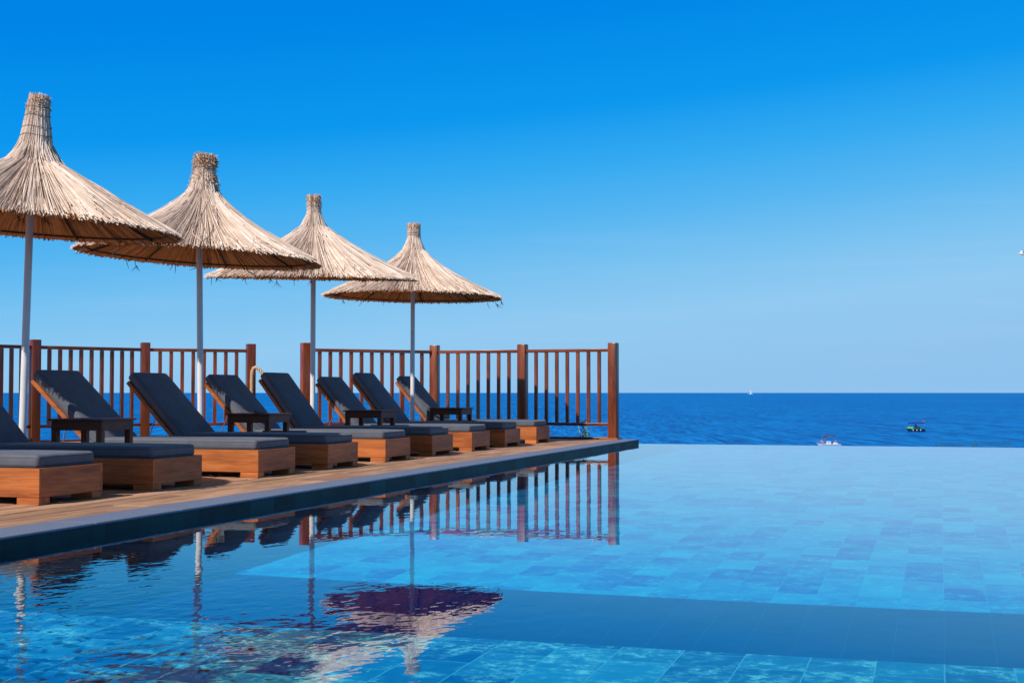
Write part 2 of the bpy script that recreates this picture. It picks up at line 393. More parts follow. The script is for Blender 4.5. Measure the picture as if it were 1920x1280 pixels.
gx_ = graded(EDGE - 0.011, XR, -4.30, -0.6, 0.013); gy_ = graded(UBACK, UEND - 0.002, 2.4, 5.1, 0.013)
XX, YY = np.meshgrid(gx_, gy_); ZZ = np.zeros_like(XX); wr = np.random.default_rng(21)
for _ in range(46):
    lam = wr.uniform(0.05, 0.15); th = wr.uniform(0, 2 * math.pi); k_ = 2 * math.pi / lam
    ZZ += 0.0034 * lam / 0.9 * math.sqrt(2.0 / 46) * np.sin(k_ * (XX * math.cos(th) + YY * math.sin(th)) + wr.uniform(0, 6.28))
rr_ = np.hypot((XX + 3.35) / 1.15, (YY - 3.4) / 1.0); mask = np.clip((1.55 - rr_) / 1.2, 0, 1) ** 1.3
patch = 0.65 + 0.35 * np.sin(XX * 3.1 + 1.3 * np.sin(YY * 2.3)) * np.sin(YY * 3.7 + 1.1 * np.sin(XX * 1.9))
ZZ = WATER + ZZ * mask * patch
ny, nx = XX.shape; mb = MB(); mb.v = np.stack([XX, YY, ZZ], -1).reshape(-1, 3).tolist()
jj, ii = np.meshgrid(np.arange(ny - 1), np.arange(nx - 1), indexing='ij'); q0 = (jj * nx + ii).ravel()
mb.f = np.stack([q0, q0 + 1, q0 + nx + 1, q0 + nx], 1).tolist(); mb.mi = [0] * len(mb.f)
wo = tag(mb.build('pool_water', M['water'], smooth='all'), kind='structure')
wo.cycles.is_caustics_caster = True
for o in (pf, pl, pg, bpy.data.objects['pool_side_wall'], bpy.data.objects['pool_end_wall']): o.cycles.is_caustics_receiver = True

# hillside below the deck and the sea
mb = MB(); gx, gy = 60, 50; vs = []
for j in range(gy + 1):
    for i in range(gx + 1):
        xx = -160 + 320 * i / gx; t_ = j / gy; yy = UEND + 0.05 + 150 * t_ ** 2 - (1.6 if xx < EDGE else 0) * 0
        d = yy - UEND
        z = -2.3 - max(0, d - 8) * 0.11 + 0.25 * math.sin(xx * 0.35 + yy * 0.2)
        vs.append((xx, yy, z))
mb.add(vs, [(j * (gx + 1) + i, j * (gx + 1) + i + 1, (j + 1) * (gx + 1) + i + 1, (j + 1) * (gx + 1) + i) for j in range(gy) for i in range(gx)])
mb.add([(-160, -60, -2.3), (160, -60, -2.3), (160, UEND + 0.06, -2.3), (-160, UEND + 0.06, -2.3)], [(0, 1, 2, 3)])
tag(mb.build('hillside', M['ground'], smooth=True), kind='structure')
mb = MB(); mb.box(-15.5, EDGE - 0.36, UEND - 0.001, UEND + 0.6, -2.6, -0.35)
tag(mb.build('planting_strip', M['ground']), kind='structure')
mb = MB(); S = 180000
mb.add([(-S, -S, SEA), (S, -S, SEA), (S, S, SEA), (-S, S, SEA)], [(0, 1, 2, 3)])
tag(mb.build('sea', M['sea']), kind='structure')

# ------------------------------------------------------------------ fences
def fence(idx, nb, label, thick=None):
    o0 = FPW[idx[0]]; root = empty('wooden_fence', (o0[0], o0[1], 0)); tag(root, label, 'fence', 'balustrades along the seaward deck edge')
    mbp = lambda p: (p[0] - o0[0], p[1] - o0[1])
    for i in idx:
        a = mbp(FPW[i]); j = i + 1 if i + 1 in idx else i - 1; b = mbp(FPW[j])
        ang = math.atan2(b[1] - a[1], b[0] - a[0]) if j > i else math.atan2(a[1] - b[1], a[0] - b[0])
        m = MB(); m.bevbox(-0.068, 0.068, -0.068, 0.068, 0, 1.45, 0.012, 2)
        p = m.build('post', M['fence_z'], root, smooth=True, loc=(a[0], a[1], 0)); p.rotation_euler = (0, 0, ang)
        if i == 9:
            m = MB(); m.bevbox(-0.19, 0.10, -0.10, 0.10, 0.0, 0.022, 0.003); q = m.build('base_plank', M['teak_x'], root, loc=(a[0], a[1], 0)); q.rotation_euler = (0, 0, ang)
    for s_, (i, n) in enumerate(zip(idx[:-1], nb)):
        a, b = Vector(mbp(FPW[i])), Vector(mbp(FPW[i + 1])); d = b - a; L = d.length; ang = math.atan2(d.y, d.x)
        for nm, z0, z1, wd in (('top_rail', 1.318, 1.366, 0.036), ('bottom_rail', 0.20, 0.245, 0.022), ('kerb_board', 0.0, 0.03, 0.05)):
            m = MB(); m.bevbox(0.068, L - 0.068, -wd, wd, z0, z1, 0.006, 2)
            q = m.build(nm, M['fence_x'], root, smooth=True, loc=(a.x, a.y, 0)); q.rotation_euler = (0, 0, ang)
        for k in range(n):
            f_ = 0.068 + (L - 0.136) * (k + 0.92) / (n + 0.84); c = a + d.normalized() * f_
            h = 0.026 if not (thick and thick == (s_, k)) else 0.038
            m = MB(); m.bevbox(-h, h, -0.021, 0.021, 0.247, 1.316, 0.005, 1)
            q = m.build('baluster', M['fence_z'], root, loc=(c.x, c.y, 0)); q.rotation_euler = (0, 0, ang)
fence([0, 1, 2, 3, 4, 5], [10, 9, 9, 9, 8], 'wooden balustrade left of the rope gateway, behind the nearer parasols')
fence([6, 7, 8, 9], [11, 7, 7], 'wooden balustrade right of the rope gateway, ending at the pool corner', (0, 8))

# rope across the gateway
def twisted(pts, rad, name, label, cat):
    pts = [Vector(p) for p in pts]; P = []
    for i in range(len(pts) - 1):
        p0, p1, p2, p3 = pts[max(i - 1, 0)], pts[i], pts[i + 1], pts[min(i + 2, len(pts) - 1)]
        for s in range(8):
            u = s / 8; P.append(0.5 * ((2 * p1) + (p2 - p0) * u + (2 * p0 - 5 * p1 + 4 * p2 - p3) * u * u + (3 * p1 - p0 - 3 * p2 + p3) * u ** 3))
    P.append(pts[-1])
    Q = [P[0]]
    for p in P[1:]:
        while (p - Q[-1]).length > 0.012: Q.append(Q[-1] + (p - Q[-1]).normalized() * 0.012)
    m = MB()
    for st in range(3):
        line = []; up = Vector((0.3, 1, 0.1)).normalized()
        for i, p in enumerate(Q):
            d = (Q[min(i + 1, len(Q) - 1)] - Q[max(i - 1, 0)]).normalized(); a = (up - d * up.dot(d)).normalized(); up = a; b = d.cross(a)
            ph = i * 0.012 / 0.12 * 2 * math.pi + st * 2 * math.pi / 3
            line.append(p + (a * math.cos(ph) + b * math.sin(ph)) * rad * 0.55)
        m.tube(line, rad * 0.6, 6)
    return tag(m.build(name, M['rope'], smooth='all'), label, cat)
pa, pb = Vector((*FPW[5], 0)), Vector((*FPW[6], 0))
cr = Vector((cy_, sy_, 0)); cf = Vector((-sy_, cy_, 0))
h0 = pa + cr * 0.035 - cf * 0.11
twisted([h0 + Vector((0, 0, 0.55)), h0 + Vector((0, 0, 0.8)), h0 + cr * 0.005 + Vector((0, 0, 1.0)), h0 + cr * 0.04 + Vector((0, 0, 1.085)), h0 + cr * 0.11 + Vector((0, 0, 1.06)),
         h0 + cr * 0.19 + Vector((0, 0, 0.97)), h0 + cr * 0.36 + Vector((0, 0, 0.80)), pb - cr * 0.09 - cf * 0.02 + Vector((0, 0, 0.66))],
        0.024, 'rope', 'thick twisted tan rope looped on the fence post across the gateway', 'rope')

# ------------------------------------------------------------------ sun loungers
def piping(x0, x1, y0, y1, z, parent, mat=None):
    c = 0.03; pts = []
    for cx_, cy0, a0 in ((x1 - c, y1 - c, 0), (x0 + c, y1 - c, 90), (x0 + c, y0 + c, 180), (x1 - c, y0 + c, 270)):
        for k in range(5):
            a = R(a0 + 22.5 * k); pts.append(Vector((cx_ + c * math.cos(a), cy0 + c * math.sin(a), z)))
    pts.append(pts[0])
    if mat: pts = [mat @ p for p in pts]
    m = MB(); m.tube(pts, 0.003, 6, cap=False); return m.build('piping', M['piping'], parent, smooth='all')
def make_lounger():
    """local x: 0 at the foot end, negative to the head; local y: 0 near side .. 0.70"""
    root = empty('sun_lounger')
    W, L = 0.70, 2.02
    m = MB()
    m.bevbox(-0.026, 0, 0.0265, W - 0.0265, 0.046, 0.228, 0.002)                        # foot board
    m.build('end_board', M['teak_y'], root)
    m = MB(); m.bevbox(-L, -L + 0.026, 0.0265, W - 0.0265, 0.046, 0.228, 0.002); m.build('end_board', M['teak_y'], root)
    for y0 in (0, W - 0.026):
        m = MB(); m.bevbox(-L, 0, y0, y0 + 0.026, 0.046, 0.228, 0.002); m.build('side_board', M['teak_x'], root)
    m = MB()
    for k in range(17): m.box(-0.03 - k * 0.093 - 0.07, -0.03 - k * 0.093, 0.027, W - 0.027, 0.185, 0.205)
    m.build('slat_base', M['teak_y'], root)
    for xx in (-0.165, -1.1, -L + 0.002):
        for yy in (0.003, W - 0.118):
            m = MB(); m.bevbox(xx, xx + 0.162, yy, yy + 0.115, 0.0, 0.045, 0.002); m.build('leg', M['teak_x'], root)
    m = MB(); m.bevbox(-1.66, -0.035, 0.035, W - 0.035, 0.222, 0.312, 0.028, 4, cuts=3, puff=0.010)
    c = m.build('seat_cushion', M['fabric'], root, smooth='all')
    for z in (0.244, 0.292): piping(-1.657, -0.038, 0.038, W - 0.038, z, c)
    return root
def make_back(root, hx, rise, run):
    """backrest hinged at x = -hx; top of the cushion's underside ends run / rise further"""
    W = 0.70; ang = math.atan2(rise, run); Lb = math.hypot(rise, run)
    base = Matrix.Translation((-hx, 0, 0.235)) @ Matrix.Rotation(ang, 4, 'Y')     # local -x runs up the backrest
    m = MB(); m.bevbox(-Lb + 0.03, 0.05, 0.035, W - 0.035, 0.018, 0.108, 0.028, 4, cuts=3, puff=0.010, mat=base)
    c = m.build('back_cushion', M['fabric'], root, smooth='all')
    for z in (0.04, 0.088): piping(-Lb + 0.033, 0.047, 0.038, W - 0.038, z, c, base)
    m = MB()
    for y0 in (0.03, W - 0.075): m.bevbox(-Lb + 0.07, 0.06, y0, y0 + 0.045, -0.022, 0.015, 0.003, mat=base)
    for k in range(7): m.box(-Lb + 0.09 + k * 0.1, -Lb + 0.15 + k * 0.1, 0.0755, W - 0.0755, -0.008, 0.008, mat=base)
    m.build('back_frame', M['teak_x'], root)
    for y0 in (0.13, W - 0.13):
        p = base @ Vector((-Lb * 0.45, y0, -0.02)); q = Vector((-1.95, y0, 0.23))
        m = MB(); m.tube([p, q], 0.006, 8); m.build('support_rod', M['steel'], root, smooth=True)
lb = make_lounger()
# near corner u, backrest hinge, rise, run
LG = [(7.66, 1.60, 0.66, 0.62), (9.0, 1.56, 0.66, 0.60), (10.63, 1.60, 0.62, 0.65), (12.02, 1.58, 0.62, 0.585), (13.43, 1.55, 0.62, 0.57),
      (14.81, 1.66, 0.67, 0.51), (16.2, 1.56, 0.63, 0.54), (17.54, 1.62, 0.70, 0.58), (19.03, 1.58, 0.67, 0.57)]
LL = ['nearest lounger, only its sunlit foot end in the bottom left corner',
      'lounger in shade whose dark backrest is cut off at the left picture edge',
      'lounger with light streaks on its backrest behind the nearest side table',
      'lounger directly right of the first side table, with the tall leaning backrest',
      'sunlit lounger whose backrest rises behind the table with the ashtray',
      'shaded lounger whose backrest top touches the rope in the gateway',
      'sunlit lounger with its backrest behind the third side table, beside the third pole',
      'shaded lounger between the third and fourth side tables',
      'farthest lounger, its foot end nearest the fence and pool corner']
for i, (u, hx, rise, run) in enumerate(LG):
    o = lb if i == 0 else copy_tree(lb0)
    if i == 0:
        lb0 = lb
        spare = [x for x in bpy.data.objects if x.parent == lb]
    if i == 0: continue
    o.location = (-5.39, u, 0.0); tag(o, LL[i], 'sun lounger', 'loungers in a row along the pool')
    make_back(o, hx, rise, run)
lb0.location = (-5.39, LG[0][0], 0.0); tag(lb0, LL[0], 'sun lounger', 'loungers in a row along the pool'); make_back(lb0, *LG[0][1:])

# ------------------------------------------------------------------ side tables
def make_table():
    root = empty('side_table'); W = 0.50
    m = MB()
    for k in range(5): m.bevbox(0.0 + k * 0.1, 0.0985 + k * 0.1, 0, W, 0.478, 0.494, 0.002)
    m.build('table_top', M['table_x'], root)
    m = MB(); a, b = 0.02, W - 0.02
    m.bevbox(a, b, a, a + 0.02, 0.402, 0.477, 0.001); m.bevbox(a, b, b - 0.02, b, 0.402, 0.477, 0.001)
    m.bevbox(a, a + 0.02, a + 0.021, b - 0.021, 0.402, 0.477, 0.001); m.bevbox(b - 0.02, b, a + 0.021, b - 0.021, 0.402, 0.477, 0.001)
    m.build('apron', M['table_x'], root)
    for xx in (a + 0.001, b - 0.051):
        for yy in (a + 0.001, b - 0.051):
            m = MB(); m.bevbox(xx, xx + 0.05, yy, yy + 0.05, 0, 0.401, 0.002); m.build('leg', M['table_z'], root)
    return root
tb = make_table()
TT = [(-6.80, 9.76), (-6.86, 12.79), (-6.79, 15.56), (-6.73, 18.31)]
TL_ = ['dark wooden side table nearest the camera, beside the first parasol pole', 'dark wooden side table with an ashtray on top',
       'dark wooden side table just right of the third parasol pole', 'farthest dark wooden side table, in front of the fence']
for i, (x, y) in enumerate(TT):
    o = tb if i == 0 else copy_tree(tb)
    o.location = (x, y, 0); tag(o, TL_[i], 'side table', 'side tables between the loungers')
ax, ay = TT[1][0] + 0.33, TT[1][1] + 0.12
m = MB(); n = 24
prof = [(0.0, 0.0), (0.05, 0.0), (0.062, 0.012), (0.064, 0.034), (0.056, 0.034), (0.05, 0.014), (0.0, 0.012)]
vs = [(r * math.cos(2 * math.pi * k / n), r * math.sin(2 * math.pi * k / n), z) for r, z in prof for k in range(n)]
m.add(vs, [(j * n + k, j * n + (k + 1) % n, (j + 1) * n + (k + 1) % n, (j + 1) * n + k) for j in range(len(prof) - 1) for k in range(n)])
tag(m.build('ashtray', M['glass_dark'], smooth=True, loc=(ax, ay, 0.4945)), 'small round grey glass ashtray on the second side table', 'ashtray')

# ------------------------------------------------------------------ straw parasols
def interp_prof(prof, t):
    s = [0.0]
    for a, b in zip(prof[:-1], prof[1:]): s.append(s[-1] + math.hypot(b[0] - a[0], b[1] - a[1]))
    s = np.array(s) / s[-1]
    return np.interp(t, s, [p[0] for p in prof]), np.interp(t, s, [p[1] for p in prof])
def strands(mb, rng, prof, n, t0, t1, width, lift, mi, jit=0.012, side=1.0, seg=9):
    """straws following the profile (list of r, z from the top to the rim); t0/t1 = (lo, hi) of start and end"""
    for _ in range(n):
        a = rng.uniform(0, 2 * math.pi); s0 = rng.uniform(*t0); s1 = rng.uniform(*t1)
        t = np.linspace(s0, s1, seg); tt = np.clip(t, 0, 1); r, z = interp_prof(prof, tt)
        ex = np.maximum(t - 1, 0) * 1.7
        r = r + ex * 0.93; z = z - ex * 0.40
        tw = rng.normal(0, jit * 2.2); bow = rng.normal(0, jit)
        q = np.linspace(-1, 1, seg); ang = a + tw * q * 0.35 / np.maximum(r, 0.15) * 0.4 + bow * (1 - q * q) * 0.3
        l = side * rng.uniform(*lift) * (1 - 0.55 * tt ** 4); drift = rng.normal(0, 0.006)
        r2 = np.maximum(r + l * 0.35 + drift * q * 0.3, 0.004); z2 = z + l + drift * q
        wd = rng.uniform(*width); taper = np.clip(1.0 - 0.25 * (q < -0.9), 0, 1) * wd
        cx, sx = np.cos(ang), np.sin(ang)
        P = np.stack([r2 * cx, r2 * sx, z2], 1); T = np.stack([-sx, cx, 0 * cx], 1)
        # normal roughly perpendicular to the path
        dr = np.gradient(r2); dz = np.gradient(z2); ln = np.hypot(dr, dz) + 1e-9
        Nn = np.stack([-dz / ln * cx, -dz / ln * sx, dr / ln], 1) * side
        A = P + T * taper[:, None] * 0.5; B = P - T * taper[:, None] * 0.5; D = P + Nn * (taper * 0.55)[:, None]
        V = np.stack([A, D, B], 1).reshape(-1, 3)
        fs = []
        for k in range(seg - 1):
            o = 3 * k
            fs += [(o, o + 1, o + 4, o + 3), (o + 1, o + 2, o + 5, o + 4), (o + 2, o, o + 3, o + 5)]
        fs += [(2, 1, 0), (3 * seg - 3, 3 * seg - 2, 3 * seg - 1)]
        mb.add(V.tolist(), fs, mi)
def ring(mb, r, z, rad, n=48, mi=0, wob=0.0, rng=None):
    pts = [(r * math.cos(2 * math.pi * k / n), r * math.sin(2 * math.pi * k / n), z + wob * math.sin(3 * 2 * math.pi * k / n)) for k in range(n + 1)]
    mb.tube(pts, rad, 5, mi, cap=False)

def parasol(u, L, rimz, top, neck, lean, seed, label, bands, fray=False, leanp=(0, 0), sc=1.0, rad=1.28):
    rng = np.random.default_rng(seed)
    root = empty('straw_parasol', (-L, u, 0)); tag(root, label, 'parasol', 'straw parasols in a row behind the loungers')
    m = MB(); n = 24
    lp = Vector((leanp[0] * cy_ - leanp[1] * sy_, leanp[0] * sy_ + leanp[1] * cy_, 0))
    m.tube([(0, 0, 0), tuple(lp + Vector((0, 0, rimz + 0.55)))], 0.031, n)
    m.build('pole', M['white_paint'], root, smooth=True)
    m = MB(); m.tube([(0, 0, 0), (0, 0, 0.012)], 0.11, 24); m.tube([(0, 0, 0.0125), (0, 0, 0.09)], 0.04, 24); m.build('base_plate', M['white_paint'], root, smooth=True)
    Rr = rad; dz = rimz
    prof = [(nr, nz - dz) for nr, nz in neck] + [(0.43, 0.405), (0.85, 0.178), (Rr, 0.0)]
    for _ in range(2):                                     # round the corners of the outline
        prof = [prof[0]] + [((1 - q_) * a[0] + q_ * b[0], (1 - q_) * a[1] + q_ * b[1]) for a, b in zip(prof[:-1], prof[1:]) for q_ in (0.25, 0.75)] + [prof[-1]]
    lv = Vector((lean[0] * cy_ - lean[1] * sy_, lean[0] * sy_ + lean[1] * cy_, 1)).normalized()
    q = Vector((0, 0, 1)).rotation_difference(lv)
    hub = lp * 0.8 + Vector((0, 0, dz))
    # canopy: dark woven core, several layers of straw outside, amber straw inside
    m = MB(); n = 64; core = [interp_prof(prof, t) for t in np.linspace(0.02, 0.985, 22)]
    vs = []; K = len(core)
    for s in (0.0, -0.018):
        for r, z in core:
            for k in range(n):
                a = 2 * math.pi * k / n; rr = max(float(r) - 0.004 + s * 0.3, 0.01)
                vs.append((rr * math.cos(a), rr * math.sin(a), float(z) + s))
    fs = [(j * n + k, (j + 1) * n + k, (j + 1) * n + (k + 1) % n, j * n + (k + 1) % n) for j in range(K - 1) for k in range(n)]
    o = K * n
    fs += [(o + j * n + k, o + j * n + (k + 1) % n, o + (j + 1) * n + (k + 1) % n, o + (j + 1) * n + k) for j in range(K - 1) for k in range(n)]
    fs += [((K - 1) * n + k, o + (K - 1) * n + k, o + (K - 1) * n + (k + 1) % n, (K - 1) * n + (k + 1) % n) for k in range(n)]
    fs += [tuple(range(n))]
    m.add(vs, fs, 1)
    strands(m, rng, prof, 900, (0.0, 0.03), (0.80, 1.0), (0.007, 0.012), (0.002, 0.030), 0, 0.03)
    strands(m, rng, prof, 1300, (0.22, 0.5), (0.955, 1.012), (0.007, 0.012), (0.000, 0.024), 0, 0.03)
    strands(m, rng, prof, 1200, (0.45, 0.8), (0.95, 1.022), (0.006, 0.012), (-0.008, 0.018), 0, 0.03, seg=6)
    strands(m, rng, prof, 60, (0.3, 0.8), (0.9, 1.035), (0.005, 0.009), (0.03, 0.045), 0, 0.12, seg=6)
    strands(m, rng, prof, 380, (-0.0, 0.08), (0.20, 0.42), (0.007, 0.012), (0.01, 0.035), 0, 0.05, seg=6)
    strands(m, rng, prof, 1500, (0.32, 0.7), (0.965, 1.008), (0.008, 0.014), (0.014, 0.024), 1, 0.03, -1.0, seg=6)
    if True:
        for _ in range(1500 if fray else 260):
            t = abs(rng.normal(0, 0.13 if fray else 0.06)); r, z = interp_prof(prof, min(t, 0.33)); a = rng.uniform(0, 2 * math.pi)
            p = Vector((math.cos(a) * (r + 0.01), math.sin(a) * (r + 0.01), z)); dd = Vector((math.cos(a + rng.normal(0, 0.9)), math.sin(a + rng.normal(0, 0.9)), rng.normal(0, 0.8))).normalized()
            b = p + dd * rng.uniform(0.02, 0.055 if fray else 0.035); m.tube([p, p.lerp(b, .5) + Vector((0, 0, 0.006)), b], [0.005, 0.004, 0.002], 3, 2, cap=False)
    # a few loose twigs hanging out of the rim
    for _ in range(9):
        a = rng.uniform(0, 2 * math.pi); r = Rr - rng.uniform(0.0, 0.12); p = Vector((r * math.cos(a), r * math.sin(a), 0.0))
        b = p + Vector((rng.normal(0, 0.05), rng.normal(0, 0.05), -rng.uniform(0.05, 0.13))); m.tube([p + Vector((0, 0, 0.03)), p.lerp(b, 0.5) + Vector((rng.normal(0, .01), 0, 0)), b], [0.004, 0.004, 0.002], 4, 3)
        if rng.uniform() < 0.4:
            for _k in range(4): m.tube([p.lerp(b, 0.5), p.lerp(b, 0.8) + Vector((rng.normal(0, .03), rng.normal(0, .03), -0.03))], [0.003, 0.001], 4, 3)
    # cut ends at the very top
    for _ in range(110):
        r = neck[0][0] * math.sqrt(rng.uniform(0, 1)) * 1.0; a = rng.uniform(0, 2 * math.pi); h = rng.normal(0, 0.012)
        m.tube([(r * math.cos(a), r * math.sin(a), neck[0][1] - dz - 0.06), (r * 1.04 * math.cos(a), r * 1.04 * math.sin(a), neck[0][1] - dz + 0.012 + h)], 0.006, 4, 0)
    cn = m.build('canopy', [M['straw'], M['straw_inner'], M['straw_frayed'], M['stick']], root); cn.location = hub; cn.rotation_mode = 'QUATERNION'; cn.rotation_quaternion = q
    m = MB(); ring(m, Rr - 0.11, 0.022, 0.010, 64)
    h = m.build('rim_hoop', M['stick'], root, smooth='all'); h.location = hub; h.rotation_mode = 'QUATERNION'; h.rotation_quaternion = q
    for k in range(8):
        a = 2 * math.pi * k / 8 + 0.25; m = MB()
        pts = [(r * math.cos(a), r * math.sin(a), z - 0.052) for r, z in ((0.05, 0.58), (0.43, 0.405), (0.85, 0.178), (1.14, 0.055))]
        m.tube(pts, 0.011, 6); rb = m.build('rib', M['stick'], root, smooth='all'); rb.location = hub; rb.rotation_mode = 'QUATERNION'; rb.rotation_quaternion = q
    m = MB()
    for bz in bands:
        zz = bz - dz; rr = float(np.interp(-zz, [-p[1] for p in prof], [p[0] for p in prof])) + 0.026
        ring(m, rr, zz, 0.0018, 32, 0, 0.006)
    bd = m.build('binding', M['wire'], root, smooth='all'); bd.location = hub; bd.rotation_mode = 'QUATERNION'; bd.rotation_quaternion = q
    root.scale = (sc, sc, sc)
    return root
M['straw_frayed'] = straw('straw_frayed', (0.25, 0.12, 0.05), (0.50, 0.29, 0.14), (0.68, 0.46, 0.27))
N0 = [(0.062, 3.19), (0.088, 2.97), (0.115, 2.80), (0.15, 2.68), (0.19, 2.62)]
parasol(7.3, 7.35, 2.10, 3.1, [(0.07, 3.14), (0.08, 2.9), (0.1, 2.8), (0.22, 2.68)], (0, 0), 5, 'straw parasol over the nearest loungers, beyond the left picture edge', [3.0])
parasol(10.24, 7.385, 2.10, 3.19, N0, (0.065, -0.01), 11, 'largest and nearest straw parasol, with a tall leaning neck, cut by the left edge', [3.10, 3.03, 2.93, 2.86], leanp=(0.06, 0), rad=1.245)
parasol(13.13, 7.31, 2.10, 3.15, [(0.075, 3.15), (0.088, 3.12), (0.086, 3.03), (0.074, 2.96), (0.105, 2.92), (0.118, 2.86), (0.115, 2.79), (0.20, 2.69)], (0.055, 0.0), 12, 'straw parasol with a frayed shaggy neck, second from the left', [3.02, 2.93], fray=True, leanp=(-0.04, 0), rad=1.25)
parasol(15.93, 7.35, 2.10, 3.09, [(0.066, 3.09), (0.062, 2.97), (0.068, 2.86), (0.085, 2.74), (0.2, 2.66)], (0.015, -0.065), 13, 'straw parasol third from the left, canopy seen edge on', [2.98, 2.76])
parasol(18.75, 7.12, 2.10, 3.14, [(0.076, 3.14), (0.068, 3.03), (0.072, 2.96), (0.092, 2.83), (0.2, 2.68)], (0.015, 0.0), 14, 'farthest straw parasol, its brown underside fully visible, in front of the right fence', [3.02, 2.99, 2.88], sc=0.975)

# ------------------------------------------------------------------ plant, far net fence
pw = px(1094, 22.3); root = empty('reed_plant', (pw[0], pw[1], -0.35)); tag(root, 'small yellow green reed plant sprouting behind the fence near the end post', 'plant')
m = MB(); rng = np.random.default_rng(3)
for k in range(9):
    a = rng.uniform(0, 6.28); h = rng.uniform(0.38, 0.66); b = rng.uniform(0.02, 0.14)
    m.tube([(0, 0, 0), (b * .3 * math.cos(a), b * .3 * math.sin(a), h * .5), (b * math.cos(a), b * math.sin(a), h)], [0.012, 0.010, 0.003], 5)
m.build('stem', M['leaf'], root, smooth='all')
m = MB()
for k in range(26):
    a = rng.uniform(0, 6.28); z = rng.uniform(0.3, 0.6); l = rng.uniform(0.08, 0.2)
    c, s = math.cos(a), math.sin(a)
    m.add([(0, 0, z), (l * .5 * c - .012 * s, l * .5 * s + .012 * c, z + l * .5), (l * c, l * s, z + l * .45), (l * .5 * c + .012 * s, l * .5 * s - .012 * c, z + l * .5)], [(0, 1, 2, 3)])
m.build('leaves', M['leaf'], root)

a_, b_ = px(1735, 30.5), px(1900, 31.5); nf = empty('net_fence', (a_[0], a_[1], -2.6)); tag(nf, 'thin dark net fence on posts just beyond the infinity edge', 'fence')
d = Vector((b_[0] - a_[0], b_[1] - a_[1], 0)); Ln = d.length; d.normalize(); topz = 0.70 - 0.0338 * 31 + 2.6 - 0.01
for f_ in (0.145, 0.55, 0.93):
    m = MB(); m.tube([tuple(d * Ln * f_), tuple(d * Ln * f_ + Vector((0, 0, topz + 0.03)))], 0.012, 8); m.build('post', M['net'], nf)
m = MB()
for z in (topz - 0.02, topz - 0.07): m.tube([tuple(d * Ln * 0.1 + Vector((0, 0, z))), tuple(d * Ln * 0.95 + Vector((0, 0, z)))], 0.004, 4)
kk = int(Ln * 0.85 / 0.05)
for k in range(kk):
    f_ = 0.1 + 0.85 * k / kk; m.tube([tuple(d * Ln * f_ + Vector((0, 0, 0.3))), tuple(d * Ln * f_ + Vector((0, 0, topz - 0.02)))], 0.0028, 3, cap=False)
for k in range(40):
    z = 0.3 + (topz - 0.35) * k / 40; m.tube([tuple(d * Ln * 0.1 + Vector((0, 0, z))), tuple(d * Ln * 0.95 + Vector((0, 0, z)))], 0.0028, 3, cap=False)
m.build('net', M['net'], nf)

# ------------------------------------------------------------------ boats
def hull(m, L, B, H, mi=0, bow=0.35, keel=0.25, z0=0.0, flat_stern=0.8):
    """lofted hull along local x, bow at -x"""
    st = 14; n = 9; vs = []
    for i in range(st):
        t = i / (st - 1); x = -L / 2 + L * t
        wd = B / 2 * min(1, math.sin(min(t / 0.45, 1) * math.pi / 2) ** 0.7 + 0.02) * (1 - (1 - flat_stern) * max(0, (t - 0.6) / 0.4))
        sh = H + bow * max(0, 1 - t / 0.4) ** 2
        for k in range(n):
            q = k / (n - 1) * 2 - 1; yy = math.copysign(abs(q) ** 0.7, q) * wd
            zz = z0 - keel + (sh + keel) * abs(q) ** 2.2
            vs.append((x + (0.12 * L * (1 - (zz - z0) / max(sh, .01)) * (1 - t) ** 3 if zz < sh else 0), yy, zz))
    fs = [(i * n + k, (i + 1) * n + k, (i + 1) * n + k + 1, i * n + k + 1) for i in range(st - 1) for k in range(n - 1)]
    fs += [tuple(range((st - 1) * n, st * n))]
    fs += [(i * n, i * n + n - 1, (i + 1) * n + n - 1, (i + 1) * n) for i in range(st - 1)]
    m.add(vs, fs, mi)
def boat_root(name, x, ypx, dist, label):
    p = px(x, dist); r = empty(name, (p[0], p[1], SEA), YAW); tag(r, label, 'boat'); return r
# green boat
gd = -(SEA - CAM_H) * 2667 / 72.5
g = boat_root('excursion_boat', 1715, 0, gd, 'green and navy motorboat with a blue awning out on the sea'); g.scale = (1.02, 1.02, 1.28)
m = MB(); hull(m, 6.6, 2.3, 0.62, 0, 0.45); m.build('hull', M['hull_navy'], g, smooth=True)
m = MB(); hull(m, 6.3, 2.36, 0.42, 0, 0.35, 0.0, 0.42); m.box(-2.4, -1.0, -0.8, 0.8, 0.85, 1.3); m.build('gunwale', M['hull_green'], g, smooth=True)
m = MB(); m.bevbox(-2.3, 3.0, -1.05, 1.05, 2.16, 2.52, 0.08, 2); m.build('awning', M['canvas_blue'], g)
m = MB()
for xx, yy in ((-2.0, 1), (-2.0, -1), (0.4, 1), (0.4, -1), (2.8, 1), (2.8, -1)): m.tube([(xx, yy, 0.8), (xx, yy, 2.28)], 0.035, 6)
m.build('awning_frame', M['steel'], g)
m = MB(); m.bevbox(-0.2, 0.7, -0.5, 0.5, 0.85, 1.9, 0.1); m.bevbox(0.7, 1.6, -0.4, 0.4, 0.85, 1.35, 0.05); m.build('console', M['hull_navy'], g)
m = MB()
for xx in (-1.2, 0.1, 1.4): m.bevbox(xx, xx + 0.28, -1.32, -1.14, 0.25, 0.6, 0.06, 2)
m.build('fender', M['hull_white'], g, smooth=True)
m = MB(); m.tube([(3.1, 0, 0.7), (3.15, 0, 3.1)], 0.025, 6); m.build('flag_pole', M['steel'], g)
m = MB(); m.box(2.65, 3.13, -0.01, 0.01, 2.62, 3.05); m.build('flag', M['red'], g)
